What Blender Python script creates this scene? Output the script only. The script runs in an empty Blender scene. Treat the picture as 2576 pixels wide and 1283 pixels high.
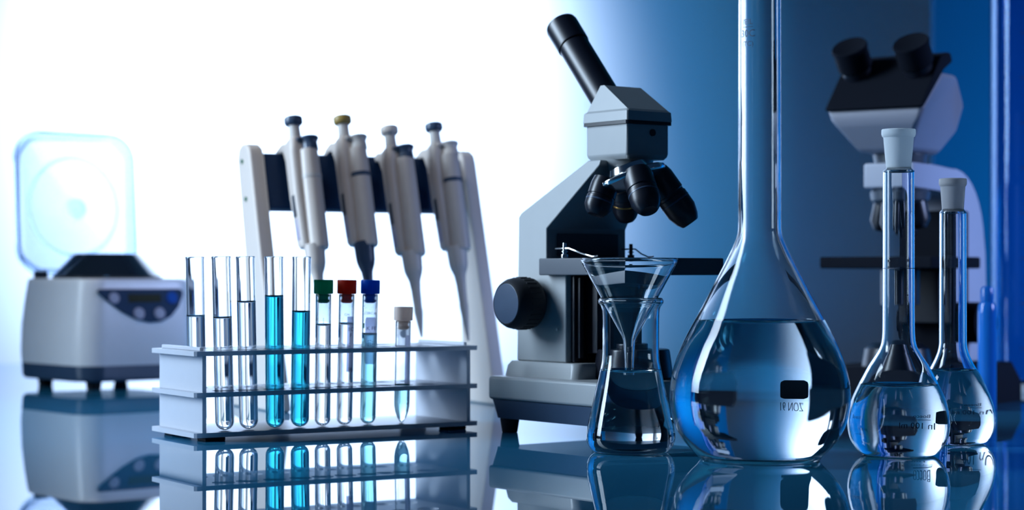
import bpy, bmesh, math, random
from mathutils import Vector, Matrix, Euler
random.seed(4)
PI = math.pi
S = bpy.context.scene
C = S.collection

# ------------------------------------------------------------------ camera
F = 5000.0                       # focal length in pixels of the 2576 px wide frame
CX, HY, H = 1288.0, 690.0, 0.137 # principal column, horizon row, camera height above the table
cam_d = bpy.data.cameras.new('camera'); cam = bpy.data.objects.new('camera', cam_d); C.objects.link(cam)
cam_d.sensor_width = 36.0; cam_d.lens = F / 2576 * 36
cam_d.shift_y = (HY - 641.5) / 2576
cam.location = (0, 0, H); cam.rotation_euler = (PI / 2, 0, 0)
cam_d.clip_start = 0.05
cam_d.dof.use_dof = True; cam_d.dof.focus_distance = 1.56; cam_d.dof.aperture_fstop = 5.6
cam_d.dof.aperture_blades = 0
S.camera = cam

# ------------------------------------------------------------------ world, lights, exposure
W = bpy.data.worlds.new('world'); S.world = W; W.use_nodes = True
W.node_tree.nodes['Background'].inputs[0].default_value = (0.10, 0.35, 0.9, 1)
W.node_tree.nodes['Background'].inputs[1].default_value = 0.045

def aim(o, target):
    d = Vector(target) - o.location
    o.rotation_euler = d.to_track_quat('-Z', 'Y').to_euler()

def area(name, loc, target, sx, sy, power, color, spread=180):
    l = bpy.data.lights.new(name, 'AREA'); l.shape = 'RECTANGLE'; l.size = sx; l.size_y = sy
    l.energy = power; l.color = color; l.spread = math.radians(spread)
    o = bpy.data.objects.new(name, l); C.objects.link(o); o.location = loc; aim(o, target); return o

def spot(name, loc, target, power, color, angle, blend, rad):
    l = bpy.data.lights.new(name, 'SPOT'); l.energy = power; l.color = color
    l.spot_size = math.radians(angle); l.spot_blend = blend; l.shadow_soft_size = rad
    o = bpy.data.objects.new(name, l); C.objects.link(o); o.location = loc; aim(o, target); return o

spot('backdrop_spot', (-0.38, 1.75, 1.85), (-0.37, 3.15, 0.45), 1180, (0.62, 0.775, 1.0), 33.0, 1.0, 0.10)
spot('backdrop_blue_spot', (-0.40, 1.80, 1.90), (-0.38, 3.15, 0.42), 135, (0.13, 0.40, 1.0), 50, 1.0, 0.10)
spot('fill_spot', (-0.45, 1.25, 1.50), (-0.36, 2.24, 0.13), 20, (1.0, 0.92, 0.84), 31, 0.8, 0.12)  # added fill, coned to brighten only the pipettes and centrifuge
area('softbox_left', (-1.50, 1.70, 0.85), (-0.1, 1.80, 0.25), 0.45, 1.6, 9.5, (0.62, 0.80, 1.0), 62)
area('softbox_right', (1.50, 1.75, 0.55), (0.50, 2.14, 0.22), 0.35, 0.6, 0.8, (0.42, 0.55, 1.0), 24)
area('blue_light_right', (1.50, 2.45, 0.12), (1.42, 2.93, 0.18), 0.9, 0.3, 8.5, (0.01, 0.60, 1.0))

S.view_settings.view_transform = 'Standard'; S.view_settings.look = 'None'
S.view_settings.gamma = 1.0; S.view_settings.use_curve_mapping = False
S.view_settings.exposure = 0.0
S.cycles.max_bounces = 24; S.cycles.transmission_bounces = 20; S.cycles.glossy_bounces = 8
S.cycles.diffuse_bounces = 3; S.cycles.transparent_max_bounces = 16; S.cycles.volume_bounces = 0
S.cycles.caustics_reflective = False; S.cycles.caustics_refractive = True; S.cycles.blur_glossy = 0.8
S.cycles.sample_clamp_indirect = 6.0
S.cycles.use_denoising = True

# ------------------------------------------------------------------ materials
MATS = {}
def mat(name, color=(0.8, 0.8, 0.8), rough=0.5, metal=0.0, noise=0.0, nscale=60, bump=0.0, spec=0.5, coat=0.0, trans=0.0, ior=1.5, lucent=0.0, lcol=None, sheer=0.0):
    m = bpy.data.materials.new(name); m.use_nodes = True; nt = m.node_tree
    b = nt.nodes['Principled BSDF']
    b.inputs['Base Color'].default_value = (*color, 1); b.inputs['Roughness'].default_value = rough
    b.inputs['Metallic'].default_value = metal; b.inputs['Specular IOR Level'].default_value = spec
    b.inputs['Coat Weight'].default_value = coat; b.inputs['Transmission Weight'].default_value = trans
    b.inputs['IOR'].default_value = ior
    if noise or bump:
        tc = nt.nodes.new('ShaderNodeTexCoord'); n = nt.nodes.new('ShaderNodeTexNoise')
        n.inputs['Scale'].default_value = nscale; n.inputs['Detail'].default_value = 4
        nt.links.new(tc.outputs['Object'], n.inputs['Vector'])
        if noise:
            r = nt.nodes.new('ShaderNodeMapRange'); r.inputs['To Min'].default_value = 1 - noise; r.inputs['To Max'].default_value = 1 + noise
            v = nt.nodes.new('ShaderNodeVectorMath'); v.operation = 'SCALE'; v.inputs[0].default_value = color
            nt.links.new(n.outputs['Fac'], r.inputs['Value']); nt.links.new(r.outputs['Result'], v.inputs['Scale'])
            nt.links.new(v.outputs['Vector'], b.inputs['Base Color'])
        if bump:
            bp = nt.nodes.new('ShaderNodeBump'); bp.inputs['Strength'].default_value = bump; bp.inputs['Distance'].default_value = 0.0005
            nt.links.new(n.outputs['Fac'], bp.inputs['Height']); nt.links.new(bp.outputs['Normal'], b.inputs['Normal'])
    if lucent:
        tr = nt.nodes.new('ShaderNodeBsdfTranslucent'); tr.inputs['Color'].default_value = (*(lcol or color), 1)
        mx = nt.nodes.new('ShaderNodeMixShader'); mx.inputs[0].default_value = lucent
        nt.links.new(b.outputs[0], mx.inputs[1]); nt.links.new(tr.outputs[0], mx.inputs[2]); nt.links.new(mx.outputs[0], nt.nodes['Material Output'].inputs['Surface'])
    if sheer:
        src = nt.nodes['Material Output'].inputs['Surface'].links[0].from_socket
        tp = nt.nodes.new('ShaderNodeBsdfTransparent'); tp.inputs['Color'].default_value = (0.86, 0.88, 1.0, 1)
        mx = nt.nodes.new('ShaderNodeMixShader'); mx.inputs[0].default_value = sheer
        nt.links.new(src, mx.inputs[1]); nt.links.new(tp.outputs[0], mx.inputs[2]); nt.links.new(mx.outputs[0], nt.nodes['Material Output'].inputs['Surface'])
    MATS[name] = m; return m

def glass(name, ior, color=(1, 1, 1), absorb=None, density=0.0, rough=0.0):
    m = bpy.data.materials.new(name); m.use_nodes = True; nt = m.node_tree; nt.nodes.clear()
    o = nt.nodes.new('ShaderNodeOutputMaterial'); g = nt.nodes.new('ShaderNodeBsdfGlass')
    g.inputs['IOR'].default_value = ior; g.inputs['Color'].default_value = (*color, 1); g.inputs['Roughness'].default_value = rough
    nt.links.new(g.outputs[0], o.inputs['Surface'])
    if absorb:
        a = nt.nodes.new('ShaderNodeVolumeAbsorption'); a.inputs['Color'].default_value = (*absorb, 1); a.inputs['Density'].default_value = density
        nt.links.new(a.outputs[0], o.inputs['Volume'])
    return m

N_G, N_W = 1.47, 1.333
M_glass = glass('clear_lab_glass', N_G, (0.985, 0.992, 0.995))
def liquid(name, absorb, density):
    return [glass(name + '_side', N_W / N_G, (1, 1, 1), absorb, density), glass(name + '_surface', N_W, (1, 1, 1), absorb, density)]
L_clear = liquid('clear_water', (0.80, 0.93, 0.96), 4.0)
L_big = liquid('clear_water_large', (0.72, 0.90, 0.95), 4.0)
L_cyan = liquid('cyan_solution', (0.03, 0.83, 0.91), 250.0)
L_teal = liquid('teal_solution', (0.10, 0.78, 0.82), 95.0)
L_pale = liquid('pale_cyan_solution', (0.12, 0.82, 0.89), 75.0)

mat('white_plastic', (0.70, 0.74, 0.80), 0.32, noise=0.04, nscale=90, bump=0.05)
mat('rack_plastic', (0.72, 0.75, 0.82), 0.28, noise=0.03, nscale=120, lucent=0.30)
mat('rack_clear', (0.75, 0.85, 0.95), 0.12, noise=0.02)
mat('enamel', (0.37, 0.39, 0.40), 0.35, noise=0.03, nscale=80, bump=0.08)
mat('grey_plastic', (0.58, 0.55, 0.52), 0.38, noise=0.03, nscale=100)
mat('beige_plastic', (0.64, 0.57, 0.52), 0.38, noise=0.03, nscale=100)
mat('cream_plastic', (0.74, 0.66, 0.60), 0.4, noise=0.03, nscale=100)
mat('navy_plastic', (0.002, 0.022, 0.075), 0.45, spec=0.25, noise=0.05, nscale=80)
mat('slate_plastic', (0.045, 0.075, 0.13), 0.3, noise=0.05, nscale=80)
mat('black_plastic', (0.006, 0.008, 0.016), 0.33, noise=0.05, nscale=80)
mat('black_rubber', (0.008, 0.010, 0.016), 0.7, noise=0.1, nscale=150, bump=0.2)
mat('matte_black', (0.006, 0.008, 0.014), 0.8, spec=0.08)
mat('dark_grey', (0.05, 0.065, 0.09), 0.4, noise=0.05, nscale=80)
mat('chrome', (0.85, 0.88, 0.9), 0.12, metal=1.0)
mat('brass', (0.55, 0.28, 0.08), 0.3, metal=1.0)
mat('steel', (0.5, 0.55, 0.6), 0.3, metal=1.0, noise=0.04)
mat('centrifuge_shell', (0.90, 0.90, 0.90), 0.3, noise=0.03, nscale=60)
mat('panel_slate', (0.04, 0.07, 0.13), 0.75, noise=0.04, spec=0.12)
mat('lcd', (0.035, 0.038, 0.02), 0.5, spec=0.1)
mat('button_grey', (0.30, 0.32, 0.42), 0.4)
mat('button_blue', (0.01, 0.09, 0.42), 0.6, spec=0.2)
mat('cap_green', (0.0, 0.20, 0.13), 0.35, noise=0.05, lucent=0.7, lcol=(0.0, 0.38, 0.24))
mat('cap_red', (0.40, 0.05, 0.03), 0.35, noise=0.05, lucent=0.7, lcol=(0.5, 0.06, 0.02))
mat('cap_blue', (0.0, 0.10, 0.45), 0.35, noise=0.05, lucent=0.7, lcol=(0.0, 0.16, 0.55))
mat('cap_white', (0.72, 0.62, 0.58), 0.4, noise=0.05, lucent=0.5, lcol=(0.85, 0.72, 0.64))
mat('mustard', (0.35, 0.24, 0.06), 0.4)
mat('paper', (0.80, 0.80, 0.88), 0.7, noise=0.05, nscale=300, lucent=0.75, lcol=(0.92, 0.92, 1.0), sheer=0.52)
mat('ink', (0.02, 0.025, 0.07), 0.6)
mat('green_mark', (0.0, 0.12, 0.08), 0.6)
mat('enamel_patch', (0.035, 0.035, 0.045), 0.5)
mat('etched', (0.10, 0.12, 0.17), 0.6)
mat('wall_paint', (0.82, 0.82, 0.84), 0.9, noise=0.015, nscale=6, bump=0.02)
mat('floor_vinyl', (0.10, 0.12, 0.15), 0.6, noise=0.1, nscale=10)
mat('blue_board', (0.006, 0.16, 0.40), 0.55, noise=0.04, nscale=8)
mat('blue_gloss', (0.01, 0.16, 0.60), 0.12, noise=0.03)
mat('enamel_shaded', (0.24, 0.25, 0.31), 0.4, noise=0.03, nscale=80)  # far microscope's white head darkened: its shade is put into the colour
mat('enamel_arm_lit', (0.42, 0.45, 0.55), 0.4, noise=0.03, nscale=80)  # lighter copy of that enamel, the arm's stronger light put into the colour
mat('frosted', (0.92, 0.97, 1.0), 0.5, noise=0.02, nscale=200, trans=0.12, ior=1.2, lucent=0.45)
mat('frosted_grey', (0.62, 0.62, 0.64), 0.5, noise=0.03, nscale=200, trans=0.3, ior=1.2, lucent=0.4)
mat('lid_clear', (0.66, 0.78, 0.93), 0.06, trans=0.97, ior=1.18)
mat('cone_dark', (0.012, 0.02, 0.03), 0.12, coat=0.5)

# glossy blue glass worktop
m = bpy.data.materials.new('glass_worktop'); m.use_nodes = True; nt = m.node_tree; b = nt.nodes['Principled BSDF']
b.inputs['Base Color'].default_value = (0.022, 0.21, 0.40, 1); b.inputs['Roughness'].default_value = 0.012
b.inputs['IOR'].default_value = 1.75; b.inputs['Specular Tint'].default_value = (0.75, 0.92, 1.0, 1)
MATS['glass_worktop'] = m
def MT(k): return MATS[k] if isinstance(k, str) else k

# ------------------------------------------------------------------ mesh helpers
def obj(name, bm, mats, parent=None, smooth=40, label=None):
    bmesh.ops.recalc_face_normals(bm, faces=bm.faces) if smooth is not False and not getattr(bm, 'keep', False) else None
    me = bpy.data.meshes.new(name); bm.to_mesh(me); bm.free()
    for mm in (mats if isinstance(mats, (list, tuple)) else [mats]): me.materials.append(MT(mm))
    if smooth:
        for p in me.polygons: p.use_smooth = True
        me.set_sharp_from_angle(angle=math.radians(smooth))
    o = bpy.data.objects.new(name, me); C.objects.link(o)
    if smooth:
        w = o.modifiers.new('weighted_normals', 'WEIGHTED_NORMAL'); w.keep_sharp = True; w.weight = 90
    if parent: o.parent = parent
    if label: o['label'] = label
    return o

def raw(name, verts, faces, mats, parent=None, smooth=40, fm=None, label=None):
    me = bpy.data.meshes.new(name); me.from_pydata(verts, [], faces); me.update()
    for mm in (mats if isinstance(mats, (list, tuple)) else [mats]): me.materials.append(MT(mm))
    if fm:
        for p, k in zip(me.polygons, fm): p.material_index = k
    if smooth:
        for p in me.polygons: p.use_smooth = True
        me.set_sharp_from_angle(angle=math.radians(smooth))
    o = bpy.data.objects.new(name, me); C.objects.link(o)
    if parent: o.parent = parent
    if label: o['label'] = label
    return o

def thing(name, label, cat, loc=(0, 0, 0), rot=(0, 0, 0), group=None):
    o = bpy.data.objects.new(name, None); C.objects.link(o); o.empty_display_size = 0.01
    o.location = loc; o.rotation_euler = rot; o['label'] = label; o['category'] = cat
    if group: o['group'] = group
    return o
def tag(o, label, cat, group=None):
    o['label'] = label; o['category'] = cat
    if group: o['group'] = group
    return o

def box(bm, x0, x1, y0, y1, z0, z1, bev=0.0, seg=2, M=None):
    r = bmesh.ops.create_cube(bm, size=1.0); vs = r['verts']
    for v in vs:
        v.co = Vector(((x0 + x1) / 2 + v.co.x * (x1 - x0), (y0 + y1) / 2 + v.co.y * (y1 - y0), (z0 + z1) / 2 + v.co.z * (z1 - z0)))
    if bev:
        es = list({e for v in vs for e in v.link_edges})
        r2 = bmesh.ops.bevel(bm, geom=es, offset=bev, segments=seg, affect='EDGES', profile=0.5)
        vs = list({v for f in r2['faces'] for v in f.verts} | {v for v in vs if v.is_valid})
    if M is not None: bmesh.ops.transform(bm, matrix=M, verts=vs)
    return vs

def lathe(bm, prof, n=48, M=None, loc=(0, 0, 0)):
    """prof: list of (r, z); closed at r = 0 ends"""
    rings = []
    for r, z in prof:
        if r < 1e-7: rings.append([bm.verts.new((loc[0], loc[1], loc[2] + z))])
        else: rings.append([bm.verts.new((loc[0] + r * math.cos(2 * PI * i / n), loc[1] + r * math.sin(2 * PI * i / n), loc[2] + z)) for i in range(n)])
    for a, b_ in zip(rings, rings[1:]):
        for i in range(n):
            j = (i + 1) % n
            if len(a) == 1 and len(b_) == 1: continue
            if len(a) == 1: bm.faces.new((a[0], b_[i], b_[j]))
            elif len(b_) == 1: bm.faces.new((a[i], b_[0], a[j]))
            else: bm.faces.new((a[i], b_[i], b_[j], a[j]))
    vs = [v for r in rings for v in r]
    if M is not None: bmesh.ops.transform(bm, matrix=M, verts=vs)
    return vs

def along(p0, d):
    """matrix taking local +Z to direction d with origin at p0"""
    q = Vector(d).normalized().to_track_quat('Z', 'Y')
    return Matrix.Translation(Vector(p0)) @ q.to_matrix().to_4x4()

def cyl(bm, p0, p1, r0, r1=None, n=32, bev=0.0):
    r1 = r0 if r1 is None else r1; d = Vector(p1) - Vector(p0); L = d.length
    if bev: prof = [(0, 0), (r0 - bev, 0), (r0 - bev * 0.3, bev * 0.3), (r0, bev), (r1, L - bev), (r1 - bev * 0.3, L - bev * 0.3), (r1 - bev, L), (0, L)]
    else: prof = [(0, 0), (r0, 0), (r1, L), (0, L)]
    return lathe(bm, prof, n, along(p0, d))

def tube(bm, pts, r, n=10):
    pts = [Vector(p) for p in pts]; rings = []
    for i, p in enumerate(pts):
        t = (pts[min(i + 1, len(pts) - 1)] - pts[max(i - 1, 0)]).normalized()
        q = t.to_track_quat('Z', 'Y')
        rings.append([bm.verts.new(p + q @ Vector((r * math.cos(2 * PI * k / n), r * math.sin(2 * PI * k / n), 0))) for k in range(n)])
    for a, b_ in zip(rings, rings[1:]):
        for k in range(n): bm.faces.new((a[k], a[(k + 1) % n], b_[(k + 1) % n], b_[k]))
    bm.faces.new(rings[0][::-1]); bm.faces.new(rings[-1])

def extrude(bm, poly, a0, a1, axis='y', bev=0.0, seg=2):
    """poly in the plane across `axis`; axis y: (x, z), axis x: (y, z), axis z: (x, y)"""
    def P(u, v, a): return {'y': (u, a, v), 'x': (a, u, v), 'z': (u, v, a)}[axis]
    A = [bm.verts.new(P(u, v, a0)) for u, v in poly]; B = [bm.verts.new(P(u, v, a1)) for u, v in poly]
    n = len(poly); fs = [bm.faces.new(A[::-1]), bm.faces.new(B)]
    for i in range(n): fs.append(bm.faces.new((A[i], A[(i + 1) % n], B[(i + 1) % n], B[i])))
    bmesh.ops.recalc_face_normals(bm, faces=fs)
    if bev:
        es = list({e for f in fs for e in f.edges if e.calc_face_angle(0) > 0.35})
        bmesh.ops.bevel(bm, geom=es, offset=bev, segments=seg, affect='EDGES', profile=0.5)

def rrect(w, d, r, n=6):
    pts = []
    for cx, cy, a in ((w / 2 - r, d / 2 - r, 0), (-w / 2 + r, d / 2 - r, PI / 2), (-w / 2 + r, -d / 2 + r, PI), (w / 2 - r, -d / 2 + r, 3 * PI / 2)):
        for k in range(n + 1): pts.append((cx + r * math.cos(a + k * PI / 2 / n), cy + r * math.sin(a + k * PI / 2 / n)))
    return pts

def loft(bm, secs):
    rings = [[bm.verts.new(p) for p in s] for s in secs]; n = len(rings[0])
    for a, b_ in zip(rings, rings[1:]):
        for k in range(n): bm.faces.new((a[k], a[(k + 1) % n], b_[(k + 1) % n], b_[k]))
    bm.faces.new(rings[0][::-1]); bm.faces.new(rings[-1])

def spline(pts, k=6):
    """Catmull-Rom through (r, z) points"""
    out = []; P = [pts[0]] + list(pts) + [pts[-1]]
    for i in range(1, len(P) - 2):
        p0, p1, p2, p3 = P[i - 1], P[i], P[i + 1], P[i + 2]
        for s in range(k):
            t = s / k
            out.append(tuple(0.5 * ((2 * p1[j]) + (-p0[j] + p2[j]) * t + (2 * p0[j] - 5 * p1[j] + 4 * p2[j] - p3[j]) * t * t + (-p0[j] + 3 * p1[j] - 3 * p2[j] + p3[j]) * t ** 3) for j in (0, 1)))
    out.append(tuple(pts[-1])); return [(max(r, 0.0), z) for r, z in out]

def lathe_raw(prof, n):
    vs, idx, fs = [], [], []
    for r, z in prof:
        if r < 1e-7: idx.append([len(vs)] * n); vs.append((0, 0, z))
        else:
            s0 = len(vs); idx.append([s0 + i for i in range(n)])
            vs += [(r * math.cos(2 * PI * i / n), r * math.sin(2 * PI * i / n), z) for i in range(n)]
    return vs, idx

def ring_faces(idx, n, flip=False):
    fs = []
    for a, b_ in zip(idx, idx[1:]):
        for i in range(n):
            j = (i + 1) % n; q = []
            for v in (a[i], a[j], b_[j], b_[i]):
                if v not in q: q.append(v)
            if len(q) >= 3: fs.append(q if not flip else q[::-1])
    return fs

def inner_of(outer, t, tb):
    """offset of an outer profile (bottom centre first) by wall thickness t, base thickness tb"""
    out = []
    for i, (r, z) in enumerate(outer):
        a = outer[max(i - 1, 0)]; b_ = outer[min(i + 1, len(outer) - 1)]
        dr, dz = b_[0] - a[0], b_[1] - a[1]; L = math.hypot(dr, dz) or 1
        nr, nz = dz / L, -dr / L                       # outward
        w = tb if nz < -0.9 else t
        out.append((r - nr * w if r > 1e-6 else 0.0, z - nz * w))
    res = []; zmax = -1
    for r, z in out:
        if r < 0: continue
        if res and (z < zmax - 1e-6 or r > 9): continue
        zmax = max(zmax, z); res.append((r, z))
    if res[0][0] > 1e-6: res = [(0.0, res[0][1])] + res
    return res

def vessel(parent, outer, t, tb, level, liq, n=96, rim=None, glass_name='glass_body', men=0.0026, liquid_label=None):
    """glass shell + liquid body; the glass/liquid boundary is carried by the liquid mesh"""
    inn = inner_of(outer, t, tb)
    top = outer[-1]; ti = inn[-1]
    # rounded lip
    rc, zc = (top[0] + ti[0]) / 2, top[1]; hr = (top[0] - ti[0]) / 2
    lip = [(rc + hr * math.cos(a), zc + hr * math.sin(a)) for a in (PI / 6, PI / 3, PI / 2, 2 * PI / 3, 5 * PI / 6)]
    inn[-1] = (ti[0], min(ti[1], top[1]))
    low, high = [], []
    if level is not None:
        for (r0, z0), (r1, z1) in zip(inn, inn[1:]):
            if z0 <= level: low.append((r0, z0))
            if z0 <= level < z1:
                f = (level - z0) / (z1 - z0); rl = r0 + (r1 - r0) * f
        low.append((rl, level)); high = [(rl, level)] + [p for p in inn if p[1] > level + 1e-6]
    else: high = inn
    prof = list(outer) + lip + high[::-1]
    vs, idx = lathe_raw(prof, n); fs = ring_faces(idx, n)
    g = raw(glass_name, vs, fs, M_glass, parent, 60)
    if level is not None:
        R = low[-1][0]
        cl = min(0.0024, R * 0.30)                     # capillary rise fades out over this length
        menp = [(R - x * cl, level - men + men * math.exp(-x * 1.15)) for x in (0.12, 0.3, 0.55, 0.9, 1.3, 1.8, 2.4)] + [(R - 3.2 * cl, level - men), (0, level - men)]
        p2 = low + menp
        vs, idx = lathe_raw(p2, n); fs1 = ring_faces(idx[:len(low)], n); fs2 = ring_faces(idx[len(low) - 1:], n)
        raw('liquid', vs, fs1 + fs2, liq, parent, 60, [0] * len(fs1) + [1] * len(fs2), liquid_label)
    return g, inn

def radius_at(prof, z):
    for (r0, z0), (r1, z1) in zip(prof, prof[1:]):
        if z0 <= z <= z1 and z1 > z0: return r0 + (r1 - r0) * (z - z0) / (z1 - z0)
    return prof[-1][0]

def text_mesh(s, size, align='CENTER'):
    cu = bpy.data.curves.new('t', 'FONT'); cu.body = s; cu.size = size; cu.align_x = align; cu.align_y = 'CENTER'; cu.resolution_u = 3
    o = bpy.data.objects.new('t', cu); C.objects.link(o); bpy.context.view_layer.update()
    me = bpy.data.meshes.new_from_object(o); v = [tuple(x.co) for x in me.vertices]; f = [tuple(p.vertices) for p in me.polygons]
    bpy.data.objects.remove(o); bpy.data.curves.remove(cu); bpy.data.meshes.remove(me); return v, f

def wrap_text(name, s, size, prof, az, zc, material, parent, off=0.00012, turn=False, stretch=1.0, label=None):
    """text wrapped on a surface of revolution; readable from outside at azimuth az"""
    v, f = text_mesh(s, size); r0 = radius_at(prof, zc); out = []
    for x, y, _ in v:
        if turn: x, y = y, -x
        z = zc + y * stretch; r = radius_at(prof, z) + off; a = az + x / r0
        out.append((r * math.cos(a), r * math.sin(a), z))
    return raw(name, out, f, material, parent, False, label=label)

def wrap_patch(name, prof, az, w, z0, z1, material, parent, off=0.0001, rc=0.0, nx=14, nz=14, thick=0.00008, label=None):
    r0 = radius_at(prof, (z0 + z1) / 2); vs, fs = [], []
    for lay in (0, 1):
        for j in range(nz + 1):
            z = z0 + (z1 - z0) * j / nz
            e = min(z - z0, z1 - z); cut = rc - math.sqrt(max(rc * rc - (rc - e) ** 2, 0)) if e < rc else 0
            for i in range(nx + 1):
                x = (-w / 2 + cut) + (w - 2 * cut) * i / nx
                r = radius_at(prof, z) + off + lay * thick; a = az + x / r0
                vs.append((r * math.cos(a), r * math.sin(a), z))
    N = (nx + 1) * (nz + 1)
    for j in range(nz):
        for i in range(nx):
            a = j * (nx + 1) + i
            fs.append((a, a + nx + 1, a + nx + 2, a + 1)); fs.append((N + a, N + a + 1, N + a + nx + 2, N + a + nx + 1))
    rim = [i for i in range(nx)] ; L = nx + 1
    for i in range(nx):
        fs.append((i, i + 1, N + i + 1, N + i)); t_ = nz * L + i; fs.append((t_ + 1, t_, N + t_, N + t_ + 1))
    for j in range(nz):
        a = j * L; fs.append((a + L, a, N + a, N + a + L)); a = j * L + nx; fs.append((a, a + L, N + a + L, N + a))
    return raw(name, vs, fs, material, parent, 60, label=label)

def X(px, D): return (px - CX) * D / F
def Z(py, D): return H - (py - HY) * D / F

# ------------------------------------------------------------------ setting
def struct(name, bm, m):
    o = obj(name, bm, m); o['kind'] = 'structure'; return o
bm = bmesh.new(); box(bm, -3.5, 3.5, 3.15, 3.25, -0.75, 2.6); struct('wall_back', bm, 'wall_paint')
bm = bmesh.new(); box(bm, -3.5, 3.5, -1.5, 3.25, -0.80, -0.75); struct('floor', bm, 'floor_vinyl')

tb_ = thing('laboratory_table', 'mirror-glossy dark blue glass topped table carrying all the lab equipment', 'table', (0, 1.2, -0.75))
bm = bmesh.new(); box(bm, -2.2, 2.2, -1.6, 1.85, 0.725, 0.75, 0.002); obj('tabletop', bm, 'glass_worktop', tb_)
bm = bmesh.new()
box(bm, -2.1, 2.1, -1.5, 1.75, 0.66, 0.724); obj('apron', bm, 'dark_grey', tb_)
for sx in (-2.0, 2.0):
    for sy in (-1.4, 1.65):
        bm = bmesh.new(); box(bm, sx - 0.03, sx + 0.03, sy - 0.03, sy + 0.03, 0.0, 0.66, 0.003); obj('leg', bm, 'steel', tb_)

bm = bmesh.new(); box(bm, 0.622, 2.15, 2.93, 2.955, 0.0, 0.80, 0.002)
tag(obj('partition_board', bm, 'blue_board'), 'tall dark navy blue board standing upright behind the binocular microscope', 'board')

# ------------------------------------------------------------------ test tube rack
RA = math.radians(31.5); RO = (-0.2586, 1.62); RC, RS = math.cos(RA), math.sin(RA)
RL, RD = 0.2683, 0.0968
Z1, Z2, Z3, TH = 0.0032, 0.0362, 0.0700, 0.0039
def rack_s(px, t, zoff=0):
    u = (px - CX) / F
    return (RO[1] * u + RC * t * u - RO[0] + RS * t) / (RC - RS * u)
ROW_F, ROW_B = 0.019, 0.071
TUBES = [  # px at foot, px at top, row, top z, level row, kind
    (497, 490, ROW_B, 'long', 793, L_clear), (566, 556, ROW_F, 'long', 797, L_clear), (626, 617, ROW_F, 'long', 757, L_clear),
    (692, 689, ROW_F, 'long', 743, L_cyan), (754, 759, ROW_F, 'long', 782, L_cyan),
    (811, 814, ROW_F, 'cap_green', 815, L_clear), (866, 873, ROW_F, 'cap_red', 812, L_clear), (925, 932, ROW_F, 'cap_blue', 838, L_teal),
    (1010, 1015, ROW_F, 'cap_white', 966, L_pale)]
rack = thing('test_tube_rack', 'pale translucent plastic test tube rack with three shelves in front of the pipettes', 'rack', (RO[0], RO[1], 0), (0, 0, RA))
holes = []
for pf, pt, row, *_ in TUBES:
    k = 0.36; holes.append((rack_s(pf + (pt - pf) * k, row), row))
fs_ = sorted(h[0] for h in holes if h[1] == ROW_F)
holes += [((fs_[6] + fs_[7]) / 2, ROW_F), (fs_[7] + 0.026, ROW_F)]
holes += [(holes[0][0] + 0.0255 * k, ROW_B) for k in range(1, 9)]
def shelf(z, name, with_holes, label=None):
    bm = bmesh.new(); edges = []
    o = [(0, 0.002), (0.002, 0), (RL - 0.002, 0), (RL, 0.002), (RL, RD - 0.002), (RL - 0.002, RD), (0.002, RD), (0, RD - 0.002)]
    if with_holes:
        loops = [o] + [[(cx + 0.0098 * math.cos(2 * PI * i / 32), cy + 0.0098 * math.sin(2 * PI * i / 32)) for i in range(32)] for cx, cy in holes]
        for lp in loops:
            vs = [bm.verts.new((x, y, z)) for x, y in lp]
            edges += [bm.edges.new((vs[i], vs[(i + 1) % len(vs)])) for i in range(len(vs))]
        bmesh.ops.triangle_fill(bm, use_beauty=True, use_dissolve=False, edges=edges)
    else:
        bm.faces.new([bm.verts.new((x, y, z)) for x, y in o])
    bmesh.ops.recalc_face_normals(bm, faces=bm.faces)
    r = bmesh.ops.extrude_face_region(bm, geom=list(bm.faces))
    for v in [g for g in r['geom'] if isinstance(g, bmesh.types.BMVert)]: v.co.z += TH
    return obj(name, bm, 'rack_plastic', rack, 30)
shelf(Z1, 'shelf', False); shelf(Z2, 'shelf', True); shelf(Z3, 'shelf', True)
for x0 in (0.0068, RL - 0.0115):
    bm = bmesh.new()
    for a, b_ in ((Z1 + TH, Z2), (Z2 + TH, Z3)): box(bm, x0, x0 + 0.0036, 0.0004, RD - 0.002, a, b_, 0.0003)
    box(bm, x0, x0 + 0.0036, 0.006, RD - 0.006, Z3 + TH, Z3 + TH + 0.0032, 0.001)
    obj('end_panel', bm, 'rack_plastic', rack)
for x0 in (0.0105, RL - 0.0285):
    for y0 in (0.003, RD - 0.021):
        bm = bmesh.new(); box(bm, x0, x0 + 0.018, y0, y0 + 0.018, 0, Z1, 0.0008); obj('foot', bm, 'black_rubber', rack)

# ------------------------------------------------------------------ test tubes
def tube_profile(r, L, conical=False, lip=True):
    if conical: p = [(0, 0), (r * 0.22, 0.0006), (r * 0.55, 0.004), (r * 0.85, 0.0095), (r * 0.98, 0.0145), (r, 0.019)]
    else: p = [(r * math.sin(a), r - r * math.cos(a)) for a in [k * PI / 2 / 12 for k in range(13)]]
    p += [(r, L * 0.3), (r, L * 0.7)]
    if lip: p += [(r, L - 0.0034), (r + 0.0001, L - 0.0024), (r + 0.00025, L - 0.0014), (r + 0.0002, L - 0.0006)]
    else: p += [(r, L - 0.0004)]
    return p
DESC = ['clear open test tube standing alone in the back row at the rack\'s left end',
        'clear open test tube at the left end of the front row, low water level',
        'clear open test tube left of the blue-filled pair, with the highest clear water level',
        'open test tube of bright blue liquid, the fuller one of the blue pair',
        'open test tube of bright blue liquid, the less full one beside the green-capped tube',
        'short clear water tube with a dark green stopper',
        'short clear water tube with a brown red stopper and handwritten label',
        'short teal-filled tube with a royal blue stopper and handwritten label',
        'lowest tube with an off-white stopper and a little pale cyan liquid']
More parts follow.
